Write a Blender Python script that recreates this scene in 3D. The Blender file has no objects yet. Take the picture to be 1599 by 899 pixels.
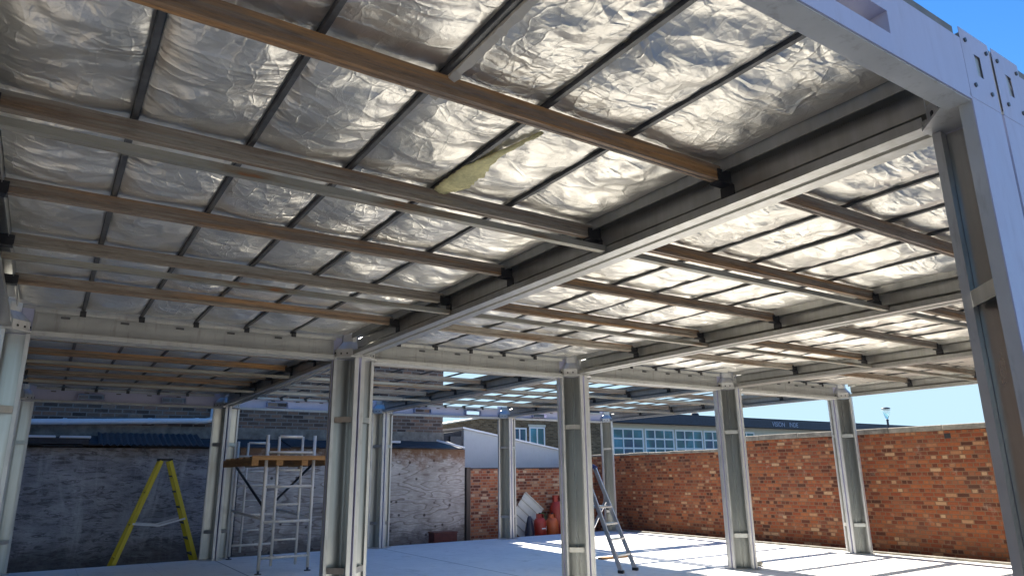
import bpy, math, random
import numpy as np
from mathutils import Vector, Matrix
sc = bpy.context.scene
COL = sc.collection
R = math.radians

# ------------------------------------------------------------------ camera
CAM = Vector((0.346, -7.212, 1.366))
yaw, pit, rol = R(33.466), R(14.939), R(-0.716)
cd = bpy.data.cameras.new('camera'); cam = bpy.data.objects.new('camera', cd); COL.objects.link(cam)
cd.sensor_width = 36; cd.sensor_fit = 'HORIZONTAL'; cd.lens = 36 * 1084.9 / 1599
cd.clip_start = 0.05; cd.clip_end = 2000
fw = Vector((math.sin(yaw) * math.cos(pit), math.cos(yaw) * math.cos(pit), math.sin(pit)))
r0 = Vector((math.cos(yaw), -math.sin(yaw), 0)); u0 = r0.cross(fw)
r1 = r0 * math.cos(rol) + u0 * math.sin(rol); u1 = -r0 * math.sin(rol) + u0 * math.cos(rol)
M = Matrix((r1, u1, -fw)).transposed().to_4x4(); M.translation = CAM
cam.matrix_world = M
sc.camera = cam

# ------------------------------------------------------------------ sky, sun, exposure
SUN_EL, SUN_AZ = R(36), R(3)            # azimuth measured from +Y towards +X
w = bpy.data.worlds.new('World'); sc.world = w; w.use_nodes = True
nt = w.node_tree; nt.nodes.clear()
sky = nt.nodes.new('ShaderNodeTexSky'); sky.sky_type = 'NISHITA'; sky.sun_disc = False
sky.sun_elevation = SUN_EL; sky.sun_rotation = SUN_AZ
sky.air_density = 1.0; sky.dust_density = 0.1; sky.ozone_density = 3.0; sky.altitude = 0
bg = nt.nodes.new('ShaderNodeBackground'); bg.inputs[1].default_value = 0.052
wo = nt.nodes.new('ShaderNodeOutputWorld')
hs = nt.nodes.new('ShaderNodeHueSaturation'); hs.inputs['Saturation'].default_value = 1.3; hs.inputs['Hue'].default_value = .506; hs.inputs['Value'].default_value = 1.0
nt.links.new(sky.outputs[0], hs.inputs['Color']); cap = nt.nodes.new('ShaderNodeVectorMath'); cap.operation = 'MINIMUM'; cap.inputs[1].default_value = (2.3, 3.3, 4.0)   # clear horizon, no white band
nt.links.new(hs.outputs[0], cap.inputs[0]); nt.links.new(cap.outputs[0], bg.inputs[0]); nt.links.new(bg.outputs[0], wo.inputs[0])
sl = bpy.data.lights.new('sun', 'SUN'); sl.energy = 5.0; sl.angle = R(0.53); sl.color = (1.0, 0.94, 0.84)
so = bpy.data.objects.new('sun', sl); COL.objects.link(so)
sd = Vector((math.sin(SUN_AZ) * math.cos(SUN_EL), math.cos(SUN_AZ) * math.cos(SUN_EL), math.sin(SUN_EL)))
so.rotation_euler = sd.to_track_quat('Z', 'Y').to_euler(); so.location = (0, 0, 30)
sc.view_settings.view_transform = 'Standard'; sc.view_settings.look = 'None'
sc.view_settings.exposure = 2.4; sc.view_settings.gamma = 1.0
sc.view_settings.use_curve_mapping = False
sc.cycles.use_denoising = True
sc.cycles.max_bounces = 10; sc.cycles.diffuse_bounces = 6; sc.cycles.glossy_bounces = 6
sc.cycles.sample_clamp_indirect = 8.0

# ------------------------------------------------------------------ helpers
class MB:
    """collects shapes, then links them as ONE mesh object"""
    def __init__(s): s.v = []; s.f = []; s.m = []; s.cur = 0
    def mat(s, i): s.cur = i; return s
    def add(s, vs, fs):
        o = len(s.v); s.v += [tuple(v) for v in vs]
        for f in fs: s.f.append(tuple(o + i for i in f)); s.m.append(s.cur)
        return s
    def box(s, x0, x1, y0, y1, z0, z1):
        vs = [(x0, y0, z0), (x1, y0, z0), (x1, y1, z0), (x0, y1, z0), (x0, y0, z1), (x1, y0, z1), (x1, y1, z1), (x0, y1, z1)]
        return s.add(vs, [(0, 3, 2, 1), (4, 5, 6, 7), (0, 1, 5, 4), (1, 2, 6, 5), (2, 3, 7, 6), (3, 0, 4, 7)])
    def bar(s, p, q, w, h, up=(0, 0, 1)):
        p, q = Vector(p), Vector(q); d = (q - p).normalized(); up = Vector(up)
        a = d.cross(up)
        if a.length < 1e-4: a = d.cross(Vector((0, 1, 0)))
        a.normalize(); b = a.cross(d)
        vs = []
        for c in (p, q):
            for (i, j) in ((-1, -1), (1, -1), (1, 1), (-1, 1)): vs.append(c + a * (i * w / 2) + b * (j * h / 2))
        return s.add(vs, [(0, 1, 2, 3), (7, 6, 5, 4), (0, 4, 5, 1), (1, 5, 6, 2), (2, 6, 7, 3), (3, 7, 4, 0)])
    def tube(s, pts, r, n=10):
        pts = [Vector(p) for p in pts]; rings = []
        for k, p in enumerate(pts):
            d = (pts[min(k + 1, len(pts) - 1)] - pts[max(k - 1, 0)]).normalized()
            a = d.cross(Vector((0, 0, 1)))
            if a.length < 1e-3: a = Vector((1, 0, 0))
            a.normalize(); b = a.cross(d)
            rings.append([p + (a * math.cos(2 * math.pi * i / n) + b * math.sin(2 * math.pi * i / n)) * r for i in range(n)])
        vs = [v for rg in rings for v in rg]; fs = []
        for k in range(len(pts) - 1):
            for i in range(n):
                j = (i + 1) % n; fs.append((k * n + i, k * n + j, (k + 1) * n + j, (k + 1) * n + i))
        fs.append(tuple(range(n - 1, -1, -1))); fs.append(tuple((len(pts) - 1) * n + i for i in range(n)))
        return s.add(vs, fs)
    def lathe(s, c, prof, n=20):
        vs = []; fs = []
        for (r, z) in prof:
            for i in range(n):
                a = 2 * math.pi * i / n; vs.append((c[0] + r * math.cos(a), c[1] + r * math.sin(a), c[2] + z))
        for k in range(len(prof) - 1):
            for i in range(n):
                j = (i + 1) % n; fs.append((k * n + i, k * n + j, (k + 1) * n + j, (k + 1) * n + i))
        fs.append(tuple(range(n - 1, -1, -1))); fs.append(tuple((len(prof) - 1) * n + i for i in range(n)))
        return s.add(vs, fs)
    def sheet(s, pts, t, fn):
        """folded thin sheet: 2-D polyline pts thickened by t, swept between fn(u, v, 0) and fn(u, v, 1)"""
        n = len(pts); P = [Vector((a, b)) for a, b in pts]; L = []; Rr = []
        for k in range(n):
            if k == 0: nrm = P[1] - P[0]
            elif k == n - 1: nrm = P[-1] - P[-2]
            else: nrm = (P[k + 1] - P[k]).normalized() + (P[k] - P[k - 1]).normalized()
            nrm.normalize(); nn = Vector((-nrm.y, nrm.x)); sc_ = 1.0
            if 0 < k < n - 1:
                e = (P[k + 1] - P[k]).normalized(); cosv = abs(Vector((-e.y, e.x)).dot(nn)); sc_ = 1 / max(cosv, .4)
            L.append(P[k]); Rr.append(P[k] + nn * t * sc_)
        loop = L + Rr[::-1]; m = len(loop)
        vs = [fn(q.x, q.y, 0) for q in loop] + [fn(q.x, q.y, 1) for q in loop]
        fs = [(i, (i + 1) % m, m + (i + 1) % m, m + i) for i in range(m)]
        for k in range(n - 1):
            fs.append((k, 2 * n - 1 - k, 2 * n - 2 - k, k + 1)); fs.append((m + k, m + k + 1, m + 2 * n - 2 - k, m + 2 * n - 1 - k))
        return s.add(vs, fs)
    def mesh(s, name, mats, smooth=False):
        me = bpy.data.meshes.new(name); me.from_pydata(s.v, [], s.f)
        for m in (mats if isinstance(mats, (list, tuple)) else [mats]): me.materials.append(m)
        me.polygons.foreach_set('material_index', s.m)
        import bmesh
        b = bmesh.new(); b.from_mesh(me); bmesh.ops.recalc_face_normals(b, faces=b.faces); b.to_mesh(me); b.free()
        if smooth: me.polygons.foreach_set('use_smooth', [True] * len(me.polygons))
        me.update(); return me
    def build(s, name, mats, parent=None, smooth=False, bevel=0):
        return link(name, s.mesh(name, mats, smooth), parent, bevel)

def link(name, me, parent=None, bevel=0):
    o = bpy.data.objects.new(name, me); COL.objects.link(o)
    if parent: o.parent = parent
    if bevel:
        b = o.modifiers.new('Bevel', 'BEVEL'); b.width = bevel; b.segments = 2; b.limit_method = 'ANGLE'; b.angle_limit = R(40)
    return o
def tag(o, label, cat, group=None):
    o['label'] = label; o['category'] = cat
    if group: o['group'] = group
    return o
def empty(name, loc, label, cat, group=None, rz=0):
    o = bpy.data.objects.new(name, None); COL.objects.link(o); o.location = loc; o.rotation_euler = (0, 0, rz)
    o.empty_display_size = .2
    return tag(o, label, cat, group)
def struct(o): o['kind'] = 'structure'; return o
def polyface(mb, poly, y0, y1):
    """closed prism of an (x, z) polygon between y0 and y1"""
    n = len(poly); vs = [(x, y0, z) for x, z in poly] + [(x, y1, z) for x, z in poly]
    fs = [tuple(range(n)), tuple(range(2 * n - 1, n - 1, -1))] + [(i, (i + 1) % n, n + (i + 1) % n, n + i) for i in range(n)]
    return mb.add(vs, fs)

# ------------------------------------------------------------------ materials
class NT:
    def __init__(s, name):
        s.m = bpy.data.materials.new(name); s.m.use_nodes = True; s.t = s.m.node_tree; s.t.nodes.clear()
        s.out = s.n('ShaderNodeOutputMaterial'); s.b = s.n('ShaderNodeBsdfPrincipled'); s.l(s.b.outputs[0], s.out.inputs[0])
        s.tc = s.n('ShaderNodeTexCoord')
    def n(s, t, **k):
        x = s.t.nodes.new(t)
        for a, b in k.items(): setattr(x, a, b)
        return x
    def l(s, a, b): s.t.links.new(a, b)
    def mapping(s, scale=(1, 1, 1), src='Object', rot=(0, 0, 0), loc=(0, 0, 0)):
        mp = s.n('ShaderNodeMapping'); mp.inputs['Scale'].default_value = scale; mp.inputs['Rotation'].default_value = rot; mp.inputs['Location'].default_value = loc
        s.l(s.tc.outputs[src], mp.inputs[0]); return mp.outputs[0]
    def noise(s, vec, scale, detail=4, rough=.55, dist=0.0):
        x = s.n('ShaderNodeTexNoise'); s.l(vec, x.inputs['Vector']); x.inputs['Scale'].default_value = scale
        x.inputs['Detail'].default_value = detail; x.inputs['Roughness'].default_value = rough; x.inputs['Distortion'].default_value = dist
        return x.outputs['Fac']
    def voro(s, vec, scale, feat='F1', out='Distance'):
        x = s.n('ShaderNodeTexVoronoi'); x.feature = feat; s.l(vec, x.inputs['Vector']); x.inputs['Scale'].default_value = scale
        return x.outputs[out]
    def ramp(s, fac, stops, interp='LINEAR'):
        x = s.n('ShaderNodeValToRGB'); s.l(fac, x.inputs[0]); e = x.color_ramp.elements; x.color_ramp.interpolation = interp
        while len(e) < len(stops): e.new(0.5)
        for k, (p, c) in enumerate(stops):
            e[k].position = p; e[k].color = (c if len(c) == 4 else (*c, 1)) if isinstance(c, tuple) else (c, c, c, 1)
        return x.outputs[0]
    def mix(s, fac, a, b, mode='MIX'):
        x = s.n('ShaderNodeMix'); x.data_type = 'RGBA'; x.blend_type = mode
        for i, v in ((0, fac), (6, a), (7, b)):
            if hasattr(v, 'type') and hasattr(v, 'is_output'): s.l(v, x.inputs[i])
            elif i == 0: x.inputs[0].default_value = v
            else: x.inputs[i].default_value = (*v, 1) if len(v) == 3 else v
        return x.outputs[2]
    def math(s, op, a, b=0.0, c=None):
        x = s.n('ShaderNodeMath', operation=op)
        for i, v in enumerate((a, b) if c is None else (a, b, c)):
            if hasattr(v, 'is_output'): s.l(v, x.inputs[i])
            else: x.inputs[i].default_value = v
        return x.outputs[0]
    def set(s, k, v):
        if hasattr(v, 'is_output'): s.l(v, s.b.inputs[k])
        else: s.b.inputs[k].default_value = (*v, 1) if isinstance(v, tuple) and len(v) == 3 else v
    def bump(s, h, strength=.3, dist=.01, prev=None):
        x = s.n('ShaderNodeBump'); x.inputs['Strength'].default_value = strength; x.inputs['Distance'].default_value = dist
        s.l(h, x.inputs['Height'])
        if prev is not None: s.l(prev, x.inputs['Normal'])
        return x.outputs[0]

def m_paint(name, col, rough=.45, dirt=.25, metal=0.0, streak=(6, 6, 1.2)):
    t = NT(name); v = t.mapping()
    n1 = t.noise(v, 3, 6); n2 = t.noise(t.mapping(streak), 4, 5, .65)
    c = t.mix(t.ramp(n1, [(.35, 0.0), (.75, 1.0)]), col, tuple(x * (1 - dirt * .55) for x in col))
    c = t.mix(t.ramp(n2, [(.55, 0.0), (.8, dirt * 1.6)]), c, tuple(a * b for a, b in zip(col, (.5, .46, .4))))
    t.set('Base Color', c); t.set('Metallic', metal)
    t.set('Roughness', t.ramp(n2, [(.3, rough * .8), (.7, min(1, rough * 1.3))]))
    t.set('Normal', t.bump(t.noise(v, 60, 3), .06, .003))
    return t.m
def m_galv(name, col=(.52, .52, .48), rough=.38, tint=(.40, .37, .29), metal=.9):
    t = NT(name); v = t.mapping()
    vo = t.n('ShaderNodeTexVoronoi'); t.l(t.mapping((1, 1, .45)), vo.inputs['Vector']); vo.inputs['Scale'].default_value = 34
    sp = t.n('ShaderNodeSeparateColor'); t.l(vo.outputs['Color'], sp.inputs[0])
    n = t.noise(t.mapping((6, 6, .12)), 3, 4, .6)
    c = t.mix(t.ramp(n, [(.25, 0.0), (.8, 1.0)]), col, tint)
    c = t.mix(t.math('MULTIPLY', sp.outputs[0], .09), c, (.25, .25, .24))
    c = t.mix(t.ramp(t.noise(t.mapping((9, 9, .5)), 3, 5, .6), [(.6, 0.0), (.9, .15)]), c, (.5, .5, .47))
    t.set('Base Color', c); t.set('Metallic', metal)
    t.set('Roughness', t.math('ADD', t.math('MULTIPLY', sp.outputs[1], .03), t.math('ADD', t.math('MULTIPLY', n, .06), rough - .03)))
    return t.m
def m_rust(name):
    t = NT(name); oi = t.n('ShaderNodeObjectInfo')
    ad = t.n('ShaderNodeVectorMath', operation='ADD'); t.l(t.tc.outputs['Object'], ad.inputs[0])
    cx = t.n('ShaderNodeCombineXYZ'); t.l(t.math('MULTIPLY', oi.outputs['Random'], 40), cx.inputs[0]); t.l(cx.outputs[0], ad.inputs[1])
    mp = t.n('ShaderNodeMapping'); mp.inputs['Scale'].default_value = (.5, 13, 13); t.l(ad.outputs[0], mp.inputs[0])
    n1 = t.noise(mp.outputs[0], 2.2, 7, .65, .3)
    mp2 = t.n('ShaderNodeMapping'); mp2.inputs['Scale'].default_value = (1.5, 9, 9); t.l(ad.outputs[0], mp2.inputs[0])
    n2 = t.noise(mp2.outputs[0], 5, 6, .7)
    sh = t.math('ADD', n1, t.math('MULTIPLY', t.math('SUBTRACT', oi.outputs['Random'], .5), .22))
    c = t.ramp(sh, [(.24, (.32, .305, .27)), (.42, (.27, .235, .19)), (.55, (.20, .15, .11)), (.66, (.29, .175, .09)), (.75, (.42, .22, .08)), (.84, (.17, .09, .05))])
    c = t.mix(t.ramp(n2, [(.5, 0.0), (.74, .6)]), c, (.08, .055, .04))
    t.set('Base Color', c); t.set('Roughness', t.ramp(n2, [(.3, .42), (.7, .8)])); t.set('Metallic', .15)
    t.set('Normal', t.bump(n2, .35, .004)); return t.m
def m_bar(name):
    t = NT(name); oi = t.n('ShaderNodeObjectInfo')
    ad = t.n('ShaderNodeVectorMath', operation='ADD'); t.l(t.tc.outputs['Object'], ad.inputs[0]); t.l(oi.outputs['Random'], ad.inputs[1])
    mp = t.n('ShaderNodeMapping'); mp.inputs['Scale'].default_value = (.8, 5, 5); t.l(ad.outputs[0], mp.inputs[0])
    n1 = t.noise(mp.outputs[0], 2.6, 6, .65)
    c = t.ramp(n1, [(.3, (.34, .33, .29)), (.52, (.26, .25, .21)), (.64, (.20, .15, .10)), (.7, (.27, .11, .04))])
    t.set('Base Color', c); t.set('Metallic', .5); t.set('Roughness', .5); t.set('Normal', t.bump(n1, .1, .003)); return t.m
def m_foil(name):
    t = NT(name); oi = t.n('ShaderNodeObjectInfo')
    ad = t.n('ShaderNodeVectorMath', operation='ADD'); t.l(t.tc.outputs['Object'], ad.inputs[0])
    cx = t.n('ShaderNodeCombineXYZ'); t.l(t.math('MULTIPLY', oi.outputs['Random'], 30), cx.inputs[0]); t.l(cx.outputs[0], ad.inputs[1])
    base = ad.outputs[0]
    nz = t.n('ShaderNodeTexNoise'); t.l(base, nz.inputs['Vector']); nz.inputs['Scale'].default_value = 5; nz.inputs['Detail'].default_value = 4
    wv = t.n('ShaderNodeVectorMath', operation='SCALE'); t.l(nz.outputs['Color'], wv.inputs[0]); wv.inputs[3].default_value = .10
    w2 = t.n('ShaderNodeVectorMath', operation='ADD'); t.l(base, w2.inputs[0]); t.l(wv.outputs[0], w2.inputs[1])
    def facets(scale, stretch, rot):
        mp = t.n('ShaderNodeMapping'); mp.inputs['Scale'].default_value = stretch; mp.inputs['Rotation'].default_value = (0, 0, rot); t.l(w2.outputs[0], mp.inputs[0])
        vo = t.n('ShaderNodeTexVoronoi'); vo.feature = 'F1'; t.l(mp.outputs[0], vo.inputs['Vector']); vo.inputs['Scale'].default_value = scale
        d = t.n('ShaderNodeVectorMath', operation='SUBTRACT'); t.l(mp.outputs[0], d.inputs[0]); t.l(vo.outputs['Position'], d.inputs[1])
        c = t.n('ShaderNodeVectorMath', operation='SUBTRACT'); t.l(vo.outputs['Color'], c.inputs[0]); c.inputs[1].default_value = (.5, .5, .5)
        dt = t.n('ShaderNodeVectorMath', operation='DOT_PRODUCT'); t.l(d.outputs[0], dt.inputs[0]); t.l(c.outputs[0], dt.inputs[1]); return dt.outputs['Value'], vo.outputs['Distance']
    mask = t.ramp(t.noise(base, 1.5, 3), [(.38, .06), (.66, 1.0)])
    f1, d1 = facets(3.6, (1, 1.7, 1), .5); f2, d2 = facets(9, (1.5, 1, 1), -.4); f3, d3 = facets(16, (1, 2.4, 1), .25)
    mp3 = t.n('ShaderNodeMapping'); mp3.inputs['Scale'].default_value = (1.2, 5, 1); mp3.inputs['Rotation'].default_value = (0, 0, -.25); t.l(w2.outputs[0], mp3.inputs[0])
    rn = t.noise(mp3.outputs[0], 1.5, 2, .5)
    ridge = t.math('ABSOLUTE', t.math('SUBTRACT', t.math('MULTIPLY', rn, 5), t.math('ROUND', t.math('MULTIPLY', rn, 5))))
    hh = t.math('ADD', t.math('MULTIPLY', f1, .09), t.math('MULTIPLY', t.math('ADD', t.math('MULTIPLY', f2, .12), t.math('MULTIPLY', f3, .12)), mask))
    def creases(scale, stretch, rot, wd):
        mp = t.n('ShaderNodeMapping'); mp.inputs['Scale'].default_value = stretch; mp.inputs['Rotation'].default_value = (0, 0, rot); t.l(w2.outputs[0], mp.inputs[0])
        return t.ramp(t.voro(mp.outputs[0], scale, 'DISTANCE_TO_EDGE'), [(0, 1.0), (wd, .25), (wd * 3, 0.0)])
    hh = t.math('ADD', hh, t.math('MULTIPLY', d2, .002))
    hh = t.math('ADD', hh, t.math('MULTIPLY', creases(2.6, (1, 1.9, 1), .6, .05), .0026))
    hh = t.math('ADD', hh, t.math('MULTIPLY', t.math('MULTIPLY', creases(7, (2.2, 1, 1), -.3, .07), mask), .0022))
    hh = t.math('ADD', hh, t.math('MULTIPLY', t.math('MULTIPLY', ridge, mask), .010))
    hh = t.math('ADD', hh, t.math('MULTIPLY', t.noise(w2.outputs[0], 38, 4, .6), .0022))
    n = t.noise(base, 2.5, 5)
    t.set('Base Color', t.ramp(n, [(.3, (.70, .675, .62)), (.7, (.82, .795, .74))]))
    t.set('Metallic', 1.0); t.set('Roughness', t.ramp(t.noise(base, 7, 4), [(.3, .37), (.75, .50)]))
    t.set('Normal', t.bump(hh, 1.0, 1.0)); return t.m
def m_brick(name, plane, stops, mortar, bw=.212, bh=.066, ms=.009, stain=0.2, english=True, rough=.9, bstr=.7):
    t = NT(name); sp = t.n('ShaderNodeSeparateXYZ'); t.l(t.tc.outputs['Object'], sp.inputs[0]); cb = t.n('ShaderNodeCombineXYZ')
    t.l(sp.outputs[0 if plane == 'x' else 1], cb.inputs[0]); t.l(sp.outputs[2], cb.inputs[1])
    nz = t.n('ShaderNodeTexNoise'); t.l(cb.outputs[0], nz.inputs['Vector']); nz.inputs['Scale'].default_value = 14; nz.inputs['Detail'].default_value = 3
    wv = t.n('ShaderNodeVectorMath', operation='SCALE'); t.l(nz.outputs['Color'], wv.inputs[0]); wv.inputs[3].default_value = .012
    va = t.n('ShaderNodeVectorMath', operation='ADD'); t.l(cb.outputs[0], va.inputs[0]); t.l(wv.outputs[0], va.inputs[1])
    br = t.n('ShaderNodeTexBrick'); t.l(va.outputs[0], br.inputs['Vector'])
    br.inputs['Color1'].default_value = (0, 0, 0, 1); br.inputs['Color2'].default_value = (1, 1, 1, 1); br.inputs['Mortar'].default_value = (.5, .5, .5, 1)
    br.inputs['Scale'].default_value = 1; br.inputs['Mortar Size'].default_value = ms; br.inputs['Mortar Smooth'].default_value = .3
    br.inputs['Brick Width'].default_value = bw; br.inputs['Row Height'].default_value = bh
    if english: br.squash = .5; br.squash_frequency = 2
    c = t.ramp(br.outputs['Color'], stops)
    n = t.noise(va.outputs[0], 25, 5, .7)
    c = t.mix(t.ramp(n, [(.3, .55), (.7, 0.0)]), c, t.mix(.55, c, (.02, .012, .01)))
    c = t.mix(br.outputs['Fac'], c, mortar)
    big = t.noise(cb.outputs[0], 1.3, 5, .6)
    c = t.mix(t.ramp(big, [(.5, 0.0), (.75, stain)]), c, (.10, .075, .06))
    eff = t.noise(cb.outputs[0], 4.5, 6, .7)
    c = t.mix(t.ramp(eff, [(.58, 0.0), (.75, stain)]), c, (.5, .40, .32))
    t.set('Base Color', c); t.set('Roughness', rough); t.set('Specular IOR Level', .25)
    hb = t.math('ADD', t.math('MULTIPLY', br.outputs['Fac'], -1.0), t.math('MULTIPLY', n, .5))
    t.set('Normal', t.bump(hb, bstr, .012)); return t.m
def m_floor():
    t = NT('pale_floor'); v = t.mapping()
    n1 = t.noise(v, .9, 6, .6); n2 = t.noise(v, 7, 6, .7); n3 = t.noise(t.mapping((3, .25, 1)), 3, 4)
    c = t.ramp(n1, [(.3, (.70, .69, .67)), (.7, (.80, .79, .76))])
    c = t.mix(t.ramp(n2, [(.5, 0.0), (.8, .35)]), c, (.42, .41, .39))
    c = t.mix(t.ramp(n3, [(.55, 0.0), (.75, .3)]), c, (.70, .69, .66))
    sp = t.n('ShaderNodeSeparateXYZ'); t.l(t.tc.outputs['Object'], sp.inputs[0])
    for ax, per in ((0, 3.0305), (0, 1.0102), (1, 2.112)):
        fr = t.math('FRACT', t.math('ADD', t.math('DIVIDE', sp.outputs[ax], per), 20.5))
        d = t.math('MULTIPLY', t.math('ABSOLUTE', t.math('SUBTRACT', fr, .5)), per)
        wd, st = (.012, .75) if per > 3 else (.003, .45)
        c = t.mix(t.math('MULTIPLY', t.math('LESS_THAN', d, wd), st), c, (.16, .16, .15))
    dirt = t.noise(v, 2.3, 8, .75, .6); c = t.mix(t.ramp(dirt, [(.56, 0.0), (.70, .5)]), c, (.36, .34, .30))
    scr = t.noise(t.mapping((14, .8, 1), rot=(0, 0, .7)), 2.2, 4, .6); c = t.mix(t.ramp(scr, [(.68, 0.0), (.74, .45)]), c, (.33, .32, .30))
    sk = t.voro(v, 1.7, 'F1'); c = t.mix(t.ramp(sk, [(.012, .6), (.03, 0.0)]), c, (.2, .17, .14))
    t.set('Base Color', c); t.set('Roughness', t.ramp(n2, [(.3, .55), (.7, .8)])); t.set('Normal', t.bump(n2, .12, .004)); return t.m
def m_render():
    t = NT('dark_rendered_wall'); v = t.mapping()
    n1 = t.noise(t.mapping((1, 1, 2.2)), 1.6, 8, .65, .6); n2 = t.noise(t.mapping((1, 1, 2.2)), 4, 7, .75, .8); n3 = t.noise(t.mapping((1.3, 1, .22)), 2.0, 5, .7, .5)
    c = t.ramp(n1, [(.28, (.16, .165, .19)), (.46, (.29, .295, .32)), (.62, (.40, .40, .43)), (.78, (.56, .56, .58))])
    lay = t.noise(t.mapping((1.3, 1, 5)), 2.6, 7, .75, 1.5); c = t.mix(t.ramp(lay, [(.42, .8), (.5, 0.0)]), c, (.085, .08, .09))
    c = t.mix(t.ramp(n3, [(.52, 0.0), (.66, .6)]), c, (.54, .54, .56))
    c = t.mix(t.ramp(n2, [(.57, 0.0), (.68, .5)]), c, (.10, .09, .095))
    sp = t.n('ShaderNodeSeparateXYZ'); t.l(t.tc.outputs['Object'], sp.inputs[0])
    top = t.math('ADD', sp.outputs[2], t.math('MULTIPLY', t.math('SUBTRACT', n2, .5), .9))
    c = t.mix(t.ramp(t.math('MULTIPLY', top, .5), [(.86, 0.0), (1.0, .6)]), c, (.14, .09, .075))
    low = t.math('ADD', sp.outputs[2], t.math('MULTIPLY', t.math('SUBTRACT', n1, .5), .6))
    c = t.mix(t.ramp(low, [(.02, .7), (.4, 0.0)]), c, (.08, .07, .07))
    t.set('Base Color', c); t.set('Roughness', .85); t.set('Normal', t.bump(t.math('ADD', n2, t.math('MULTIPLY', n1, 1.5)), .8, .02)); return t.m
def m_ply():
    t = NT('weathered_plywood'); oi = t.n('ShaderNodeObjectInfo')
    ad = t.n('ShaderNodeVectorMath', operation='ADD'); t.l(t.tc.outputs['Object'], ad.inputs[0])
    cx = t.n('ShaderNodeCombineXYZ'); t.l(t.math('MULTIPLY', oi.outputs['Random'], 25), cx.inputs[0]); t.l(t.math('MULTIPLY', oi.outputs['Random'], 9), cx.inputs[2]); t.l(cx.outputs[0], ad.inputs[1])
    mp = t.n('ShaderNodeMapping'); mp.inputs['Scale'].default_value = (.55, 1, 2.2); t.l(ad.outputs[0], mp.inputs[0])
    n0 = t.noise(mp.outputs[0], 1.3, 2, .5)
    g = t.math('FRACT', t.math('MULTIPLY', n0, 11))
    grain = t.ramp(g, [(0, 0.0), (.7, .25), (.9, 1.0), (1, 0.0)])
    mp2 = t.n('ShaderNodeMapping'); mp2.inputs['Scale'].default_value = (1, 1, 14); t.l(ad.outputs[0], mp2.inputs[0])
    f = t.noise(mp2.outputs[0], 6, 5, .7)
    c = t.ramp(t.noise(ad.outputs[0], 2.2, 6, .65), [(.3, (.36, .33, .30)), (.5, (.55, .515, .48)), (.7, (.72, .69, .65))])
    c = t.mix(t.math('MULTIPLY', grain, .8), c, (.13, .09, .07)); c = t.mix(t.ramp(f, [(.45, .5), (.6, 0.0)]), c, (.2, .175, .16))
    vo = t.voro(ad.outputs[0], 4.2); c = t.mix(t.ramp(vo, [(.10, .9), (.17, 0.0)]), c, (.05, .035, .03))
    sp = t.n('ShaderNodeSeparateXYZ'); t.l(t.tc.outputs['Object'], sp.inputs[0])
    top = t.math('ADD', sp.outputs[2], t.math('MULTIPLY', t.math('SUBTRACT', t.noise(ad.outputs[0], 3, 5, .7), .5), 1.6))
    c = t.mix(t.ramp(t.math('MULTIPLY', top, .5), [(.78, 0.0), (.95, .9)]), c, (.15, .07, .03))
    c = t.mix(t.ramp(top, [(.0, .7), (.35, 0.0)]), c, (.09, .075, .07))
    t.set('Base Color', c); t.set('Roughness', .8); t.set('Normal', t.bump(t.math('ADD', f, grain), .3, .004)); return t.m
def m_plain(name, col, rough=.6, metal=0.0, var=.25, scale=8, bump=.1):
    t = NT(name); n = t.noise(t.mapping(), scale, 6, .65)
    t.set('Base Color', t.ramp(n, [(.3, tuple(c * (1 - var) for c in col)), (.7, tuple(min(1, c * (1 + var)) for c in col))]))
    t.set('Roughness', rough); t.set('Metallic', metal); t.set('Normal', t.bump(n, bump, .005)); return t.m
def m_wood(name, col, ax=1):
    t = NT(name); s = [9, 9, 9]; s[ax] = .7
    n = t.noise(t.mapping(tuple(s)), 3, 6, .6, .5)
    t.set('Base Color', t.ramp(n, [(.3, tuple(c * .5 for c in col)), (.7, col)])); t.set('Roughness', .7); t.set('Normal', t.bump(n, .2, .003)); return t.m
def m_glass(name):
    t = NT(name); oi = t.n('ShaderNodeObjectInfo'); n = t.noise(t.mapping((.8, 1, .5)), 1.1, 2)
    t.set('Base Color', t.ramp(n, [(.35, (.02, .06, .13)), (.5, (.03, .13, .15)), (.65, (.07, .27, .38))])); t.set('Roughness', .12); t.set('Specular IOR Level', .4); return t.m  # blue-green reflections and dim interior painted into the pane colour

def m_lantern():
    t = NT('clear_lantern'); t.set('Base Color', (.9, .93, .9)); t.set('Roughness', .08); t.set('Transmission Weight', .9); t.set('IOR', 1.1); return t.m

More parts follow.
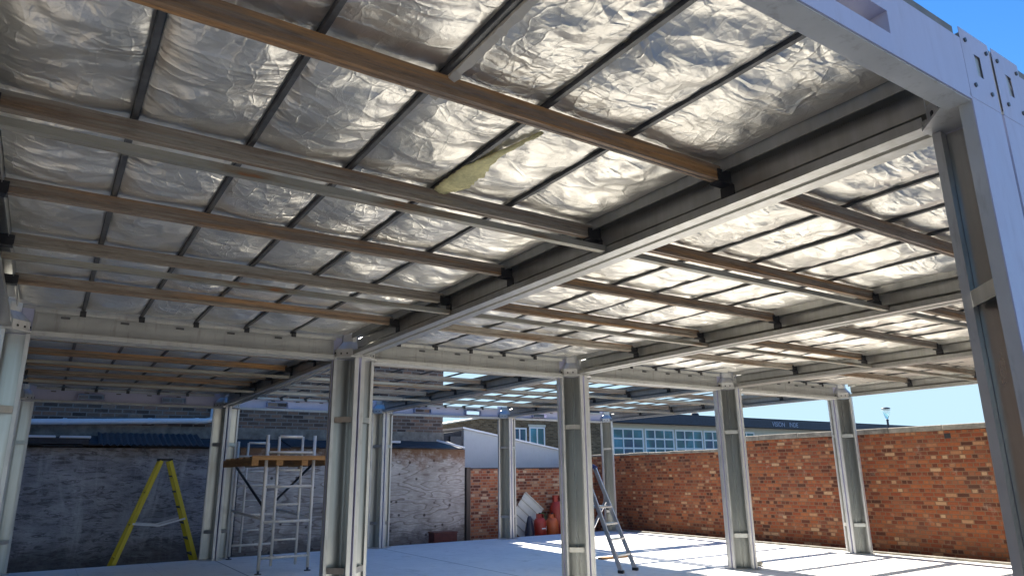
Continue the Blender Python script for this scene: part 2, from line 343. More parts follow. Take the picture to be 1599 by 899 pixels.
MAT = dict(
    outer=m_paint('white_paint_sky_shade', (.42, .42, .55), .5, .12), white=m_paint('pale_zinc_steel', (.53, .53, .52), .38, .4, .45),  # outer: white frame paint with blue skylit shade put into its colour
    cream=m_paint('grey_primed_steel', (.41, .41, .39), .5, .5, 0, (5, 5, .8)),
    galv=m_galv('galvanised_steel', (.46, .475, .48), .28, (.34, .335, .305), 1.0), galv_beam=m_galv('galvanised_beam', (.47, .47, .46), .34, (.36, .35, .31), .8),
    purlin=m_plain('dark_purlin', (.10, .10, .10), .45, .5, .4), rust=m_rust('rusty_steel'), bar=m_bar('dull_steel_flat'),
    black=m_plain('black_bracket', (.025, .025, .028), .5, .2), foil=m_foil('silver_foil'),
    roof=m_plain('roof_board', (.16, .16, .16), .8), wool=m_plain('yellow_insulation', (.74, .67, .34), .9, 0, .18, 40, .6),
    brick_r=m_brick('orange_brick_side', 'y', [(0, (.07, .028, .018)), (.14, (.14, .040, .021)), (.3, (.23, .058, .025)), (.5, (.28, .082, .032)), (.66, (.33, .112, .043)), (.78, (.17, .055, .030)), (.87, (.30, .11, .05)), (.94, (.38, .20, .105)), (1, (.46, .29, .165))], (.17, .092, .055), bw=.18, stain=.3),
    brick_b=m_brick('orange_brick_back', 'x', [(0, (.09, .035, .025)), (.2, (.20, .06, .035)), (.45, (.31, .095, .045)), (.65, (.37, .14, .065)), (.85, (.36, .20, .12)), (1, (.52, .40, .28))], (.24, .16, .12)),
    brick_d=m_brick('dark_brown_brick', 'x', [(0, (.06, .045, .04)), (.3, (.12, .085, .07)), (.6, (.18, .125, .095)), (.8, (.23, .13, .09)), (1, (.28, .20, .15))], (.19, .17, .155), .235, .082, .012, .25, False),
    brick_l=m_brick('side_brown_brick', 'y', [(0, (.10, .06, .045)), (.4, (.22, .12, .075)), (.8, (.34, .19, .11)), (1, (.40, .27, .18))], (.25, .21, .17), english=False),
    brick_f=m_brick('far_brown_brick', 'x', [(0, (.09, .06, .035)), (.5, (.17, .115, .065)), (1, (.25, .18, .11))], (.18, .15, .11), english=False),
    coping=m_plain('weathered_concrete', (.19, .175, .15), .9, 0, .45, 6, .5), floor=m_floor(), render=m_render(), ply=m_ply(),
    gable=m_paint('pale_render', (.48, .50, .52), .8, .15), felt=m_plain('black_roof_felt', (.035, .037, .045), .75, 0, .5, 5, .4),
    pipe=m_paint('white_plastic', (.62, .65, .70), .35, .2), ground=m_plain('dark_ground', (.09, .085, .08), .95, 0, .4, 3, .5),
    yellow=m_paint('yellow_fibreglass', (.62, .50, .015), .4, .2), alu=m_galv('aluminium', (.66, .66, .67), .34, (.58, .57, .55)),
    scaf=m_galv('scaffold_tube', (.72, .70, .66), .5, (.58, .53, .45), .25), timber=m_wood('orange_timber', (.44, .22, .07), 0), timber_y=m_wood('orange_timber_board', (.44, .22, .07), 1),
    blue=m_plain('blue_plastic', (.02, .03, .12), .4), red=m_paint('red_painted_steel', (.36, .035, .02), .4, .5), orange=m_paint('orange_painted_steel', (.55, .12, .035), .45, .5),
    navy=m_plain('navy_plastic', (.012, .016, .035), .35), maroon=m_plain('maroon_plastic', (.10, .02, .016), .6), corr=m_paint('pale_sheet_metal', (.50, .50, .46), .5, .4),
    corr_d=m_plain('dark_sheet_metal', (.07, .075, .085), .5, .3), fascia=m_plain('navy_fascia', (.025, .035, .06), .6), creamw=m_paint('cream_render', (.60, .56, .47), .8, .15),
    frame=m_paint('white_window_frame', (.78, .78, .80), .4, .05), glass=m_glass('window_glass'), sign=m_plain('sign_white', (.36, .40, .52), .5, 0, .05),
    lampw=m_lantern(), bounce_yard=m_plain('bounce_yard_concrete', (.24, .235, .225), .9, 0, .25, 2, .3), leaf=m_plain('green_weed', (.04, .10, .02), .7), woodpost=m_wood('dark_timber_post', (.10, .075, .06), 2))

# ------------------------------------------------------------------ ground and slab
W, L, GAP, H = 3.0305, 6.318, .02, 2.6
XE = 4 * W
struct(MB().box(-300, 300, -300, 300, -.6, -.20).build('ground', MAT['ground']))
struct(MB().box(-.35, XE + .12, -8.6, 6.45, -.18, 0).build('floor_slab', MAT['floor'], bevel=.01))
struct(MB().box(-40, 12.4, -60, -8.62, -.3, -.03).build('bounce_yard', MAT['bounce_yard']))  # unseen pale ground behind the camera, added to bounce sunlight inside
struct(MB().box(XE + .125, XE + .19, -8.6, 6.45, -.19, .035).build('slab_kerb', MAT['coping'], bevel=.008))

# ------------------------------------------------------------------ module frames
LEG = .215
def post_mesh():
    m = MB(); m.mat(0)
    m.mat(2); m.box(0, LEG, 0, .004, 0, 2.575); m.box(0, .004, .004, LEG, 0, 2.575); m.mat(0)
    m.box(LEG - .030, LEG, .0045, .045, .012, 2.575); m.box(.0045, .045, LEG - .030, LEG, .012, 2.575)
    m.mat(1); m.box(.0055, LEG - .032, .0055, .008, .014, 2.57); m.box(.0055, .008, 0.0085, LEG - .032, .014, 2.57)
    m.box(.0085, .03, .0085, .03, .014, 2.57)
    m.box(.0085, .10, .0085, .0105, .014, .42); m.box(.0085, .0105, .031, .10, .014, .42)
    m.mat(0); m.add([(.002, .002, .002), (.25, .002, .002), (.25, .09, .002), (.09, .25, .002), (.002, .25, .002), (.002, .002, .011), (.25, .002, .011), (.25, .09, .011), (.09, .25, .011), (.002, .25, .011)],
          [(0, 1, 2, 3, 4), (9, 8, 7, 6, 5)] + [(i, (i + 1) % 5, 5 + (i + 1) % 5, 5 + i) for i in range(5)])
    return m.mesh('post', [MAT['white'], MAT['galv'], MAT['outer']])
def tie_mesh():
    m = MB(); z = 0
    vs = [(LEG - .034, .048, -.028), (LEG - .034, .055, -.028), (.055, LEG - .034, -.028), (.048, LEG - .034, -.028)]
    vs += [(a, b, .028) for a, b, c in vs]
    return m.add(vs, [(0, 1, 2, 3), (4, 5, 6, 7), (0, 1, 5, 4), (1, 2, 6, 5), (2, 3, 7, 6), (3, 0, 4, 7)]).mesh('tie_plate', MAT['galv_beam'])
def cap_mesh():
    m = MB(); A = [(.006, .006), (.205, .006), (.205, .085), (.085, .205), (.006, .205)]; B = [(.006, .006), (.125, .006), (.125, .05), (.05, .125), (.006, .125)]
    P0 = [(0, 0), (LEG + .01, 0), (LEG + .01, .095), (.095, LEG + .01), (0, LEG + .01)]
    secs = [(P0, 2.577), (P0, 2.588), (A, 2.5881), (A, 2.665), (B, 2.755), (B, 2.835)]
    vs = [(x, y, z) for q, z in secs for x, y in q]; fs = [(0, 1, 2, 3, 4), tuple(25 + i for i in (4, 3, 2, 1, 0))]
    for k in range(5): fs += [(k * 5 + i, k * 5 + (i + 1) % 5, k * 5 + 5 + (i + 1) % 5, k * 5 + 5 + i) for i in range(5)]
    m.mat(0).add(vs, fs); m.mat(1)
    for c in (.30, .70):                                   # dark bolt slots on the chamfer and on the two faces
        p = Vector((.205 + (.085 - .205) * c, .085 + (.205 - .085) * c, 2.618)); m.bar(p - Vector((.01, .01, 0)), p + Vector((.003, .003, 0)), .016, .018)
    m.tube([(.204, .045, 2.63), (.213, .045, 2.63)], .010, 8); m.tube([(.045, .204, 2.63), (.045, .213, 2.63)], .010, 8)
    m.mat(0); m.tube([(.15, .05, 2.588), (.15, .05, 2.64)], .022, 10)
    return m.mesh('post_cap', [MAT['white'], MAT['black']])
def long_beam_mesh():
    prof = [(.080, 2.640), (.080, 2.598), (.006, 2.598), (.006, 2.66), (.028, 2.675), (.028, 2.765), (.006, 2.78), (.006, 2.845), (.100, 2.845), (.100, 2.768)]
    m = MB(); m.sheet(prof, -.0045, lambda u, z, s: (u, LEG + .012 if s == 0 else L - LEG - .012, z))
    m.box(.100, .118, LEG + .02, L - LEG - .02, 2.838, 2.8435)
    return m.mesh('long_beam', MAT['galv_beam'])
def end_beam_mesh(dx=0, pockets=True):
    """outer web carries two fork pockets; bottom and top flanges turn inwards"""
    m = MB(); x0, x1 = LEG + .001 + dx, W - GAP - LEG - .001; hz0, hz1 = 2.635, 2.715; m.mat(0)
    holes = [(.70, 1.07), (W - GAP - 1.07, W - GAP - .70)] if pockets else []
    if pockets: m.box(x0, x1, 0, .005, 2.565, hz0); m.box(x0, x1, 0, .005, hz1, 2.80)
    xs = [x0] + [v for h in holes for v in h] + [x1]
    for k in range(0, len(xs), 2): m.box(xs[k], xs[k + 1], 0, .005, hz0 if pockets else 2.565, hz1 if pockets else 2.80)
    for h in holes:                                        # pocket tube walls
        m.box(h[0] - .006, h[0] - .001, .0055, .09, hz0 - .006, hz1 + .006); m.box(h[1] + .001, h[1] + .006, .0055, .09, hz0 - .006, hz1 + .006)
        m.box(h[0], h[1], .0055, .09, hz0 - .006, hz0 - .001); m.box(h[0], h[1], .0055, .09, hz1 + .001, hz1 + .006)
    m.mat(1)
    if not pockets: m.box(x0, x1, .0052, .0075, 2.567, 2.798); m.box(x0 - .20, x1 + .20, .0001, .0055, 2.8052, 2.893)
    m.sheet([(.0055, 2.560), (.085, 2.560), (.085, 2.60)], .0045, lambda u, z, s: (x0 if s == 0 else x1, u, z))
    m.sheet([(.0055, 2.80), (.07, 2.80), (.07, 2.765)], -.0045, lambda u, z, s: (x0 if s == 0 else x1, u, z))
    m.mat(2)
    for k in range(1, 6): m.box(.47 + .465 * (k - 1) - .16, .47 + .465 * (k - 1) - .09, .0056, .018, 2.735, 2.752)
    # corner plates over the posts, each with its slotted lifting hole
    m.mat(0)
    for a, sgn in ((.003 + dx, 1), (W - GAP - .003, -1)):
        def bx(u0, u1, z0, z1):
            p, q = a + sgn * u0, a + sgn * u1; m.box(min(p, q), max(p, q), -.0012, .0005, z0, z1)
        bx(0, LEG, 2.573, 2.68); bx(0, LEG, 2.765, 2.845); bx(0, .085, 2.68, 2.765); bx(.13, LEG, 2.68, 2.765)
        for u, z in ((.05, 2.63), (.17, 2.63), (.185, 2.80), (.03, 2.80)):
            m.mat(2); m.tube([(a + sgn * u, -.0065, z), (a + sgn * u, .0, z)], .008, 10); m.mat(0)
    return m.mesh('end_beam', [MAT['outer'], MAT['cream'], MAT['purlin']])
XJ = (.104, W - GAP - .104)
def joist_mesh(dx=0):
    m = MB()
    m.sheet([(.007, .074), (-.022, .074), (-.022, .038), (-.016, .033), (-.016, .020), (-.022, .015), (-.022, 0), (-.009, 0), (-.006, .004), (.006, .004), (.009, 0), (.022, 0), (.022, .015), (.016, .020), (.016, .033), (.022, .038), (.022, .074), (.012, .074)], .0025, lambda u, z, s: (XJ[0] + dx if s == 0 else XJ[1], u, 2.7245 + z))
    return m.mesh('joist', MAT['rust'])
def cleat_mesh():
    m = MB(); m.box(.030, .125, -.032, .032, 2.713, 2.7235); m.box(.030, .040, -.040, .040, 2.662, 2.7135); m.box(.036, .043, -.028, .028, 2.723, 2.785)
    m.box(.043, .13, -.029, -.0235, 2.7232, 2.78); m.box(.112, .124, -.033, -.0255, 2.752, 2.770)
    return m.mesh('joist_cleat', MAT['black'])
def purlin_mesh():
    m = MB(); m.sheet([(-.016, .016), (-.0105, .016), (-.0105, 0), (.0105, 0), (.0105, .016), (.016, .016)], .002, lambda u, z, s: (u, .03 if s == 0 else L - .03, 2.8005 + z))
    return m.mesh('purlin', MAT['purlin'])
def hanger_mesh():
    m = MB(); m.box(-.024, .024, .072, .122, 2.787, 2.8003); m.box(-.024, .024, .117, .122, 2.748, 2.788); m.box(-.010, .010, .1215, .134, 2.758, 2.778)
    return m.mesh('purlin_hanger', MAT['black'])
def bar_mesh(dx=0):
    m = MB(); m.box(.086 + dx, W - GAP - .086, -.022, .022, 2.612, 2.646); return m.mesh('ceiling_bar', MAT['bar'])
PX = [.47 + .4650 * k for k in range(5)]
JY = [L - 5.15, L - 4.17, L - 3.20, L - 2.27, L - 1.26]
def tri(a): return 2 * np.abs(a - np.floor(a + .5))
def crumple(x, y, rng, amp):
    h = np.zeros_like(x)
    wx = x + .05 * np.sin(3.1 * y + rng.uniform(0, 6)) + .03 * np.sin(8.3 * y + 4 * x + rng.uniform(0, 6)); wy = y + .06 * np.sin(2.7 * x + rng.uniform(0, 6)) + .03 * np.sin(7 * x - 5 * y + rng.uniform(0, 6))
    for k in range(40):
        wl = rng.choice([.5, .3, .2, .15, .11, .08]); ang = rng.normal(1.45, .55) if rng.random() < .65 else rng.uniform(0, math.pi)
        d = (math.cos(ang), math.sin(ang)); q = (wx * d[0] + wy * d[1]) / wl + rng.uniform(0, 1)
        mk = np.sin(x * rng.uniform(.8, 2.6) * 2 + rng.uniform(0, 6)) * np.sin(y * rng.uniform(.8, 2.4) * 2 + rng.uniform(0, 6)) + .15
        h += np.clip(mk, 0, 1) * wl * (tri(q + .25 * np.sin(q * 1.3)) ** 1.5 - .4) * amp
    return h
def foil_mesh(seed, res, dx=0):
    rng = np.random.default_rng(seed); x0, x1, y0, y1 = .104 + dx, W - GAP - .104, .076, L - .076
    nx, ny = int((x1 - x0) / res), int((y1 - y0) / res)
    X, Y = np.meshgrid(np.linspace(x0, x1, nx + 1), np.linspace(y0, y1, ny + 1), indexing='ij')
    ex = np.array([x0] + PX + [x1]); ey = np.array([y0] + JY + [y1])
    kx = np.clip(np.searchsorted(ex, X, 'right') - 1, 0, len(ex) - 2); ky = np.clip(np.searchsorted(ey, Y, 'right') - 1, 0, len(ey) - 2)
    tx = (X - ex[kx]) / (ex[kx + 1] - ex[kx]); ty = (Y - ey[ky]) / (ey[ky + 1] - ey[ky])
    sag = rng.uniform(.6, 1.25, (len(ex), len(ey)))[kx, ky]
    bul = np.clip(np.sin(np.pi * tx), 0, 1) ** .6 * np.clip(np.sin(np.pi * ty), 0, 1) ** .45
    Z = 2.828 - .045 * bul * sag + crumple(X, Y, rng, .032) * np.clip(bul * 1.3, .12, 1)
    near = np.min(np.abs(X[..., None] - np.array(PX)), axis=-1)
    lo = np.where(near < .017, 2.8265, np.where(np.min(np.abs(Y[..., None] - np.array(JY)), axis=-1) < .03, 2.803, 2.758)); Z = np.clip(Z, lo, 2.90)
    me = bpy.data.meshes.new('insulation_foil'); n = (nx + 1) * (ny + 1)
    idx = np.arange(n).reshape(nx + 1, ny + 1)
    F = np.stack([idx[:-1, :-1], idx[:-1, 1:], idx[1:, 1:], idx[1:, :-1]], -1).reshape(-1, 4)
    me.vertices.add(n); me.vertices.foreach_set('co', np.stack([X, Y, Z], -1).reshape(-1).astype(np.float32))
    me.loops.add(F.size); me.loops.foreach_set('vertex_index', F.reshape(-1).astype(np.int32)); me.polygons.add(len(F))
    me.polygons.foreach_set('loop_start', np.arange(0, F.size, 4, dtype=np.int32)); me.polygons.foreach_set('loop_total', np.full(len(F), 4, np.int32))
    me.update(); me.validate(); me.polygons.foreach_set('use_smooth', np.ones(len(F), bool)); me.materials.append(MAT['foil']); return me

DX0 = -.105        # the outer side of the first front frame stands a little further out
ME = dict(post=post_mesh(), tie_plate=tie_mesh(), post_cap=cap_mesh(), long_beam=long_beam_mesh(), end_beam=end_beam_mesh(), joist=joist_mesh(), joist_cleat=cleat_mesh(), ceiling_bar=bar_mesh(), purlin=purlin_mesh(), purlin_hanger=hanger_mesh())
ME['end_beam_solid'] = end_beam_mesh(0, False); ME['end_beam_solid_wide'] = end_beam_mesh(DX0, False); ME['end_beam_wide'] = end_beam_mesh(DX0); ME['joist_wide'] = joist_mesh(DX0); ME['ceiling_bar_wide'] = bar_mesh(DX0)
def put(name, parent, loc=(0, 0, 0), scl=(1, 1, 1)):
    o = bpy.data.objects.new(name.replace('_wide', ''), ME[name]); COL.objects.link(o); o.parent = parent; o.location = loc; o.scale = scl; return o
def flipped(name, sx, sy):
    """mirrored copy of a mesh so that no object carries a negative scale"""
    key = (name, sx, sy)
    if key not in ME:
        me = ME[name].copy(); me.transform(Matrix.Diagonal((sx, sy, 1, 1)))
        if sx * sy < 0: me.flip_normals()
        ME[key] = me
    return ME[key]
def putf(name, parent, loc, sx, sy):
    o = bpy.data.objects.new(name.replace('_wide', '').replace('_solid', ''), flipped(name, sx, sy)); COL.objects.link(o); o.parent = parent; o.location = loc; return o
WM = W - GAP
def module(ix, row, label, foil, res=.03):
    dx = DX0 if ix == 0 else 0; wide = '_wide' if ix == 0 else ''
    y0 = -L if row == 0 else GAP
    r = empty('module_frame', (ix * W + GAP / 2, y0, 0), label, 'module frame', 'steel module frames standing in two rows')
    for sx in (1, -1):
        for sy in (1, -1):
            p = putf('post', r, (dx if sx > 0 else WM, 0 if sy > 0 else L, 0), sx, sy)
            putf('post_cap', p, (0, 0, 0), sx, sy)
            for z in (.46, 1.93): putf('tie_plate', p, (0, 0, z), sx, sy)
        putf('long_beam', r, (dx if sx > 0 else WM, 0, 0), sx, 1)
    for sy in (1, -1): putf(('end_beam' if (sy > 0) == (row == 0) else 'end_beam_solid') + wide, r, (0, 0 if sy > 0 else L, 0), 1, sy)
    for k, y in enumerate(JY):
        j = put('joist' + wide, r, (0, y, 0)); putf('joist_cleat', j, (dx, 0, 0), 1, 1); putf('joist_cleat', j, (WM, 0, 0), -1, 1)
        if k in (1, 3): put('ceiling_bar' + wide, r, (0, y - .10, 0))
    for x in PX:
        p = put('purlin', r, (x, 0, 0)); putf('purlin_hanger', p, (0, 0, 0), 1, 1); putf('purlin_hanger', p, (0, L, 0), 1, -1)
    if foil:
        link('insulation_foil', foil_mesh(11 + ix * 7 + row * 31, res, dx), r)
        MB().box(.02 + dx, WM - .02, .09, L - .09, 2.925, 2.975).build('roof_board', MAT['roof'], r)
    return r
LB = [[('front left module frame directly overhead, foil ceiling above brown rusty joists', True), ('front module frame second from the left, foil ceiling running to the white corner post', True),
       ('front module frame third from the left, pale foil ceiling beside the second long beam', True), ('front module frame farthest right, beside the orange brick side wall', True)],
      [('rear left module frame over the scaffold, dark foil ceiling', True), ('rear module frame second from the left, open grid roof in front of the brown building', False),
       ('rear module frame third from the left, open grid roof over the gas cylinders', False), ('rear module frame farthest right, open grid roof in the brick corner', False)]]
MODS = [[module(i, r, LB[r][i][0], LB[r][i][1], (.022 if i < 2 else .03) if r == 0 else .035) for i in range(4)] for r in range(2)]
# torn strip of yellow wool hanging under the foil of the front left module
m = MB(); rg = random.Random(4); vs = []; n = 40
ctl = [(1.975, -5.0, .006), (1.945, -4.82, .012), (1.92, -4.62, .035), (1.925, -4.45, .075), (1.93, -4.28, .07), (1.90, -4.15, .04), (1.87, -4.03, .02)]
for k in range(n + 1):
    f = k / n * (len(ctl) - 1); i = min(int(f), len(ctl) - 2); f -= i; x, y, wd = [ctl[i][c] * (1 - f) + ctl[i + 1][c] * f for c in range(3)]
    wl, wr = wd * rg.uniform(.85, 1.1), wd * rg.uniform(.75, 1.15)
    for q in range(7):
        u = q / 6; vs.append((x - wl + (wl + wr) * u, y + rg.uniform(-.008, .008), 2.790 - .008 * math.sin(math.pi * u) * min(1, wd / .05) + rg.uniform(-.004, .004)))
    for q in range(6, -1, -1):
        u = q / 6; vs.append((x - wl + (wl + wr) * u, y, 2.80))
fs = [(k * 14 + i, k * 14 + (i + 1) % 14, k * 14 + 14 + (i + 1) % 14, k * 14 + 14 + i) for k in range(n) for i in range(14)] + [tuple(range(14)), tuple(range(14 * n, 14 * n + 14))]
m.add(vs, fs); o = m.build('torn_insulation', MAT['wool'], None, True); o.parent = MODS[0][0]; o.location = (-MODS[0][0].location.x, L, 0)
# pale foam strip left along one near purlin
m = MB(); rg = random.Random(8); vs = []; n = 44
for k in range(n + 1):
    y = .25 + k * 1.05 / n * 1.0; e = rg.uniform(-.006, .006)
    vs += [(PX[2] + .012, y, 2.790 + e * .4), (PX[2] + .040 + e, y, 2.778), (PX[2] + .042 + e, y, 2.800), (PX[2] + .012, y, 2.802)]
fs = [(k * 4 + i, k * 4 + (i + 1) % 4, k * 4 + 4 + (i + 1) % 4, k * 4 + 4 + i) for k in range(n) for i in range(4)] + [(0, 1, 2, 3), (4 * n, 4 * n + 1, 4 * n + 2, 4 * n + 3)]
m.add(vs, fs).build('foam_strip', MAT['creamw'], MODS[0][0])

# ------------------------------------------------------------------ walls round the yard
r = empty('brick_wall', (12.62, 0, -.2), 'long orange brick wall with concrete coping along the right side', 'wall')
m = MB(); m.box(0, .22, 2.62, 9.0, 0, 1.965); m.box(0, .22, -14, 2.615, 0, 2.16); m.build('masonry', MAT['brick_r'], r)
m = MB(); rg = random.Random(3); y = -14.0
while y < 2.6:
    y2 = min(2.62, y + .9); d = rg.uniform(-.012, .012); m.box(-.03 + d, .25 + d, y + .004, y2 - .004, 2.163 + rg.uniform(0, .006), 2.255 + rg.uniform(-.012, .012)); y = y2
y = 2.63
while y < 9:
    y2 = min(9, y + .7); d = rg.uniform(-.01, .01); m.box(-.02 + d, .24 + d, y + .004, y2 - .004, 1.968, 2.025 + rg.uniform(-.008, .008)); y = y2
m.build('coping', MAT['coping'], r, bevel=.012)
m = MB(); m.box(-.003, .004, -1.50, -1.40, 2.035, 2.115).build('brick_hole_shade', MAT['black'], r)  # black patch on the wall face, painted for the shade inside a missing brick

r = empty('brick_wall', (0, 7.5, -.2), 'low orange brick wall behind the gas cylinders, below the pale gable', 'wall')
m = MB(); m.box(8.80, 12.6, 0, .22, 0, 1.68); m.build('masonry', MAT['brick_b'], r)
MB().box(8.78, 12.6, -.02, .24, 1.682, 1.71).build('coping', MAT['felt'], r)
MB().box(8.70, 8.80, -.06, .1, 0, 1.72).build('edge_post', MAT['woodpost'], r)

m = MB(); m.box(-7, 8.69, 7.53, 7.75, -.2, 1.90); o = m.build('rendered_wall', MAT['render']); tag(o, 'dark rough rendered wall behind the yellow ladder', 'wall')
for (x0, x1, z0, z1, lb) in [(3.60, 6.148, -.15, .82, 'weathered plywood sheet low on the wall behind the scaffold'), (3.60, 6.148, .826, 1.92, 'weathered plywood sheet high on the wall behind the scaffold platform'),
                             (6.152, 8.68, -.15, .82, 'weathered plywood sheet low on the wall behind the maroon crate'), (6.152, 8.68, .826, 1.93, 'stained plywood sheet with knot holes, upper one next to the pale gable')]:
    tag(MB().box(x0, x1, 7.50, 7.525, z0, z1).build('plywood_sheet', MAT['ply'], bevel=.003), lb, 'plywood', 'plywood sheets fixed to the rear wall')

# tall brown building behind
r = empty('brown_building', (0, 8.3, -.2), 'tall brown brick building rising behind the rear wall on the left', 'building')
MB().box(-9, 8.50, 0, 9, 0, 6.2).build('wall', MAT['brick_d'], r)
MB().box(-9, 8.52, -.02, .0, 2.33, 2.56).build('concrete_band', MAT['coping'], r)
MB().box(-9.1, 8.6, -.1, 9.1, 6.2, 6.35).build('roof', MAT['felt'], r)
# lean-to roof strips between wall and building
m = MB(); rg = random.Random(5)
x = -7.0
while x < 8.6:
    x2 = min(8.65, x + rg.uniform(.6, 1.1)); e = rg.uniform(-.012, .02)
    m.add([(x, 7.42, 1.925 + e), (x2 - .01, 7.42, 1.925 + e), (x2 - .01, 8.27, 2.11 + e), (x, 8.27, 2.11 + e), (x, 7.42, 1.945 + e), (x2 - .01, 7.42, 1.945 + e), (x2 - .01, 8.27, 2.13 + e), (x, 8.27, 2.13 + e)],
          [(0, 3, 2, 1), (4, 5, 6, 7), (0, 1, 5, 4), (1, 2, 6, 5), (2, 3, 7, 6), (3, 0, 4, 7)]); x = x2
tag(m.build('shed_roof', MAT['felt']), 'low black felt roof along the top of the rear wall', 'roof')
m = MB(); n = 66; vs = []
for k in range(n + 1):
    xx = 1.15 + k * 1.75 / n; e = .018 * math.sin(k * math.pi / 2.0)
    vs += [(xx, 7.36, 1.95 + e), (xx, 8.2, 2.20 + e), (xx, 7.36, 1.954 + e), (xx, 8.2, 2.204 + e)]
fs = []
for k in range(n):
    a = k * 4; b = a + 4; fs += [(a, b, b + 1, a + 1), (a + 2, a + 3, b + 3, b + 2), (a, a + 2, b + 2, b), (a + 1, b + 1, b + 3, a + 3)]
fs += [(0, 1, 3, 2), (n * 4, n * 4 + 2, n * 4 + 3, n * 4 + 1)]
tag(m.add(vs, fs).build('corrugated_sheet', MAT['corr_d']), 'dark corrugated sheet lying on the low roof above the yellow ladder', 'roof sheet')
r = empty('skylight', (.55, 7.4, 1.96), 'small pale framed rooflight on the low roof at the far left', 'skylight')
MB().box(-.5, .45, 0, .55, .0, .10).build('upstand', MAT['felt'], r); MB().box(-.52, -.06, -.02, .57, .10, .14).build('cover', MAT['pipe'], r, bevel=.01); MB().box(.0, .47, -.02, .57, .10, .14).build('cover', MAT['pipe'], r, bevel=.01)
m = MB(); m.tube([(-5, 8.18, 2.30), (.0, 8.18, 2.37), (3.02, 8.18, 2.475), (3.12, 8.18, 2.50), (3.15, 8.18, 2.56), (3.16, 8.18, 2.9)], .055, 14)
r = m.build('drain_pipe', MAT['pipe'], None, True); tag(r, 'pale blue white drain pipe running along the brown building', 'pipe')
m = MB()
for x in (-1.2, .6, 2.0, 2.85): z = 2.37 + (x) * .0345; m.tube([(x - .035, 8.18, z), (x + .035, 8.18, z + .0024)], .062, 14); m.box(x - .01, x + .01, 8.24, 8.29, z - .02, z + .02)
m.build('pipe_bracket', MAT['pipe'], r)
# clutter on the low roof
m = MB(); m.tube([(7.95, 7.55, 2.13), (8.62, 7.40, 1.965)], .022, 8); tag(m.build('pole', MAT['pipe'], None, True), 'thin white pole lying on the black felt roof beside the gable', 'pole')
r = empty('window_frame', (6.75, 7.75, 2.04), 'small old window frame lying on the felt roof above the plywood', 'window frame')
m = MB(); 
for a in ((-.38, .38, -.02, .02), (-.38, .38, .4, .44)): m.box(a[0], a[1], a[2], a[3], .03, .08)
for a in (-.38, .34): m.box(a, a + .04, .021, .399, .03, .08)
m.build('frame', MAT['pipe'], r); MB().box(-.33, .33, .03, .39, .04, .05).build('pane', MAT['glass'], r)

# pale gable with its roof
r = empty('lean_to_building', (0, 8.6, -.2), 'pale rendered lean-to building with sloping gable above the brick wall', 'building')
polyface(MB(), [(9.27, 0), (13.2, 0), (13.2, 2.02), (9.27, 2.68)], 0, 4.5).build('wall', MAT['gable'], r)
polyface(MB(), [(9.22, 2.692), (13.22, 2.022), (13.22, 2.06), (9.22, 2.735)], -.05, 4.6).build('coping', MAT['frame'], r)
polyface(MB(), [(8.56, 1.2), (9.265, 1.2), (9.265, 2.64), (8.56, 2.55)], .12, 4.5).build('side_box', MAT['felt'], r)
MB().box(8.90, 9.262, .04, .10, 2.1, 2.5).build('slate_panel', MAT['corr_d'], r)

# ------------------------------------------------------------------ left flank wall
r = empty('flank_building', (-2.6, 0, -.2), 'brown brick flank wall beyond the left edge posts', 'building')
MB().box(-.4, 0, -7.5, 7.4, 0, 5.5).build('wall', MAT['brick_l'], r); MB().box(-.45, .05, -7.55, 7.45, 5.5, 5.6).build('coping', MAT['coping'], r)

# ------------------------------------------------------------------ distant buildings
r = empty('brown_school_wing', (0, 18.8, -.2), 'brown brick flat roofed building with white windows beyond the gable', 'building')
polyface(MB(), [(13.8, 0), (23.2, 0), (23.2, 3.9), (16.1, 3.9), (16.0, 3.9), (13.8, 3.50)], 0, 7).build('wall', MAT['brick_f'], r)
polyface(MB(), [(13.75, 3.502), (16.05, 3.902), (23.25, 3.902), (23.25, 3.96), (16.05, 3.96), (13.75, 3.56)], -.06, 7.1).build('roof_edge', MAT['creamw'], r)
def window(parent, x, z, wd, ht, cols, rows, fr=.06, name='window'):
    m = MB(); t = .05
    m.box(x, x + wd, -t, -.003, z, z + fr); m.box(x, x + wd, -t, -.003, z + ht - fr, z + ht)
    for k in range(cols + 1):
        cx = x + (wd - fr) * k / cols; m.box(cx, cx + fr, -t + .002, -.003, z + fr + .001, z + ht - fr - .001)
    for k in range(1, rows):
        cz = z + (ht - fr) * k / rows; m.box(x + fr, x + wd - fr, -t + .006, -.003, cz, cz + fr)
    f = m.build(name, MAT['frame'], parent); MB().box(x + fr * .5, x + wd - fr * .5, -.022, -.012, z + fr * .5, z + ht - fr * .5).build('pane', MAT['glass'], f); return f
window(r, 17.45, 2.72, .75, .80, 2, 1); window(r, 18.35, 2.62, .85, .95, 2, 1); MB().box(18.3, 19.25, -.04, -.003, 3.58, 3.68).build('lintel', MAT['creamw'], r)
m = MB(); m.tube([(15.1, -.02, 3.28), (15.1, -.18, 3.28)], .08, 10); m.box(14.95, 15.25, -.25, -.1, 3.20, 3.25); m.build('wall_lamp', MAT['black'], r)

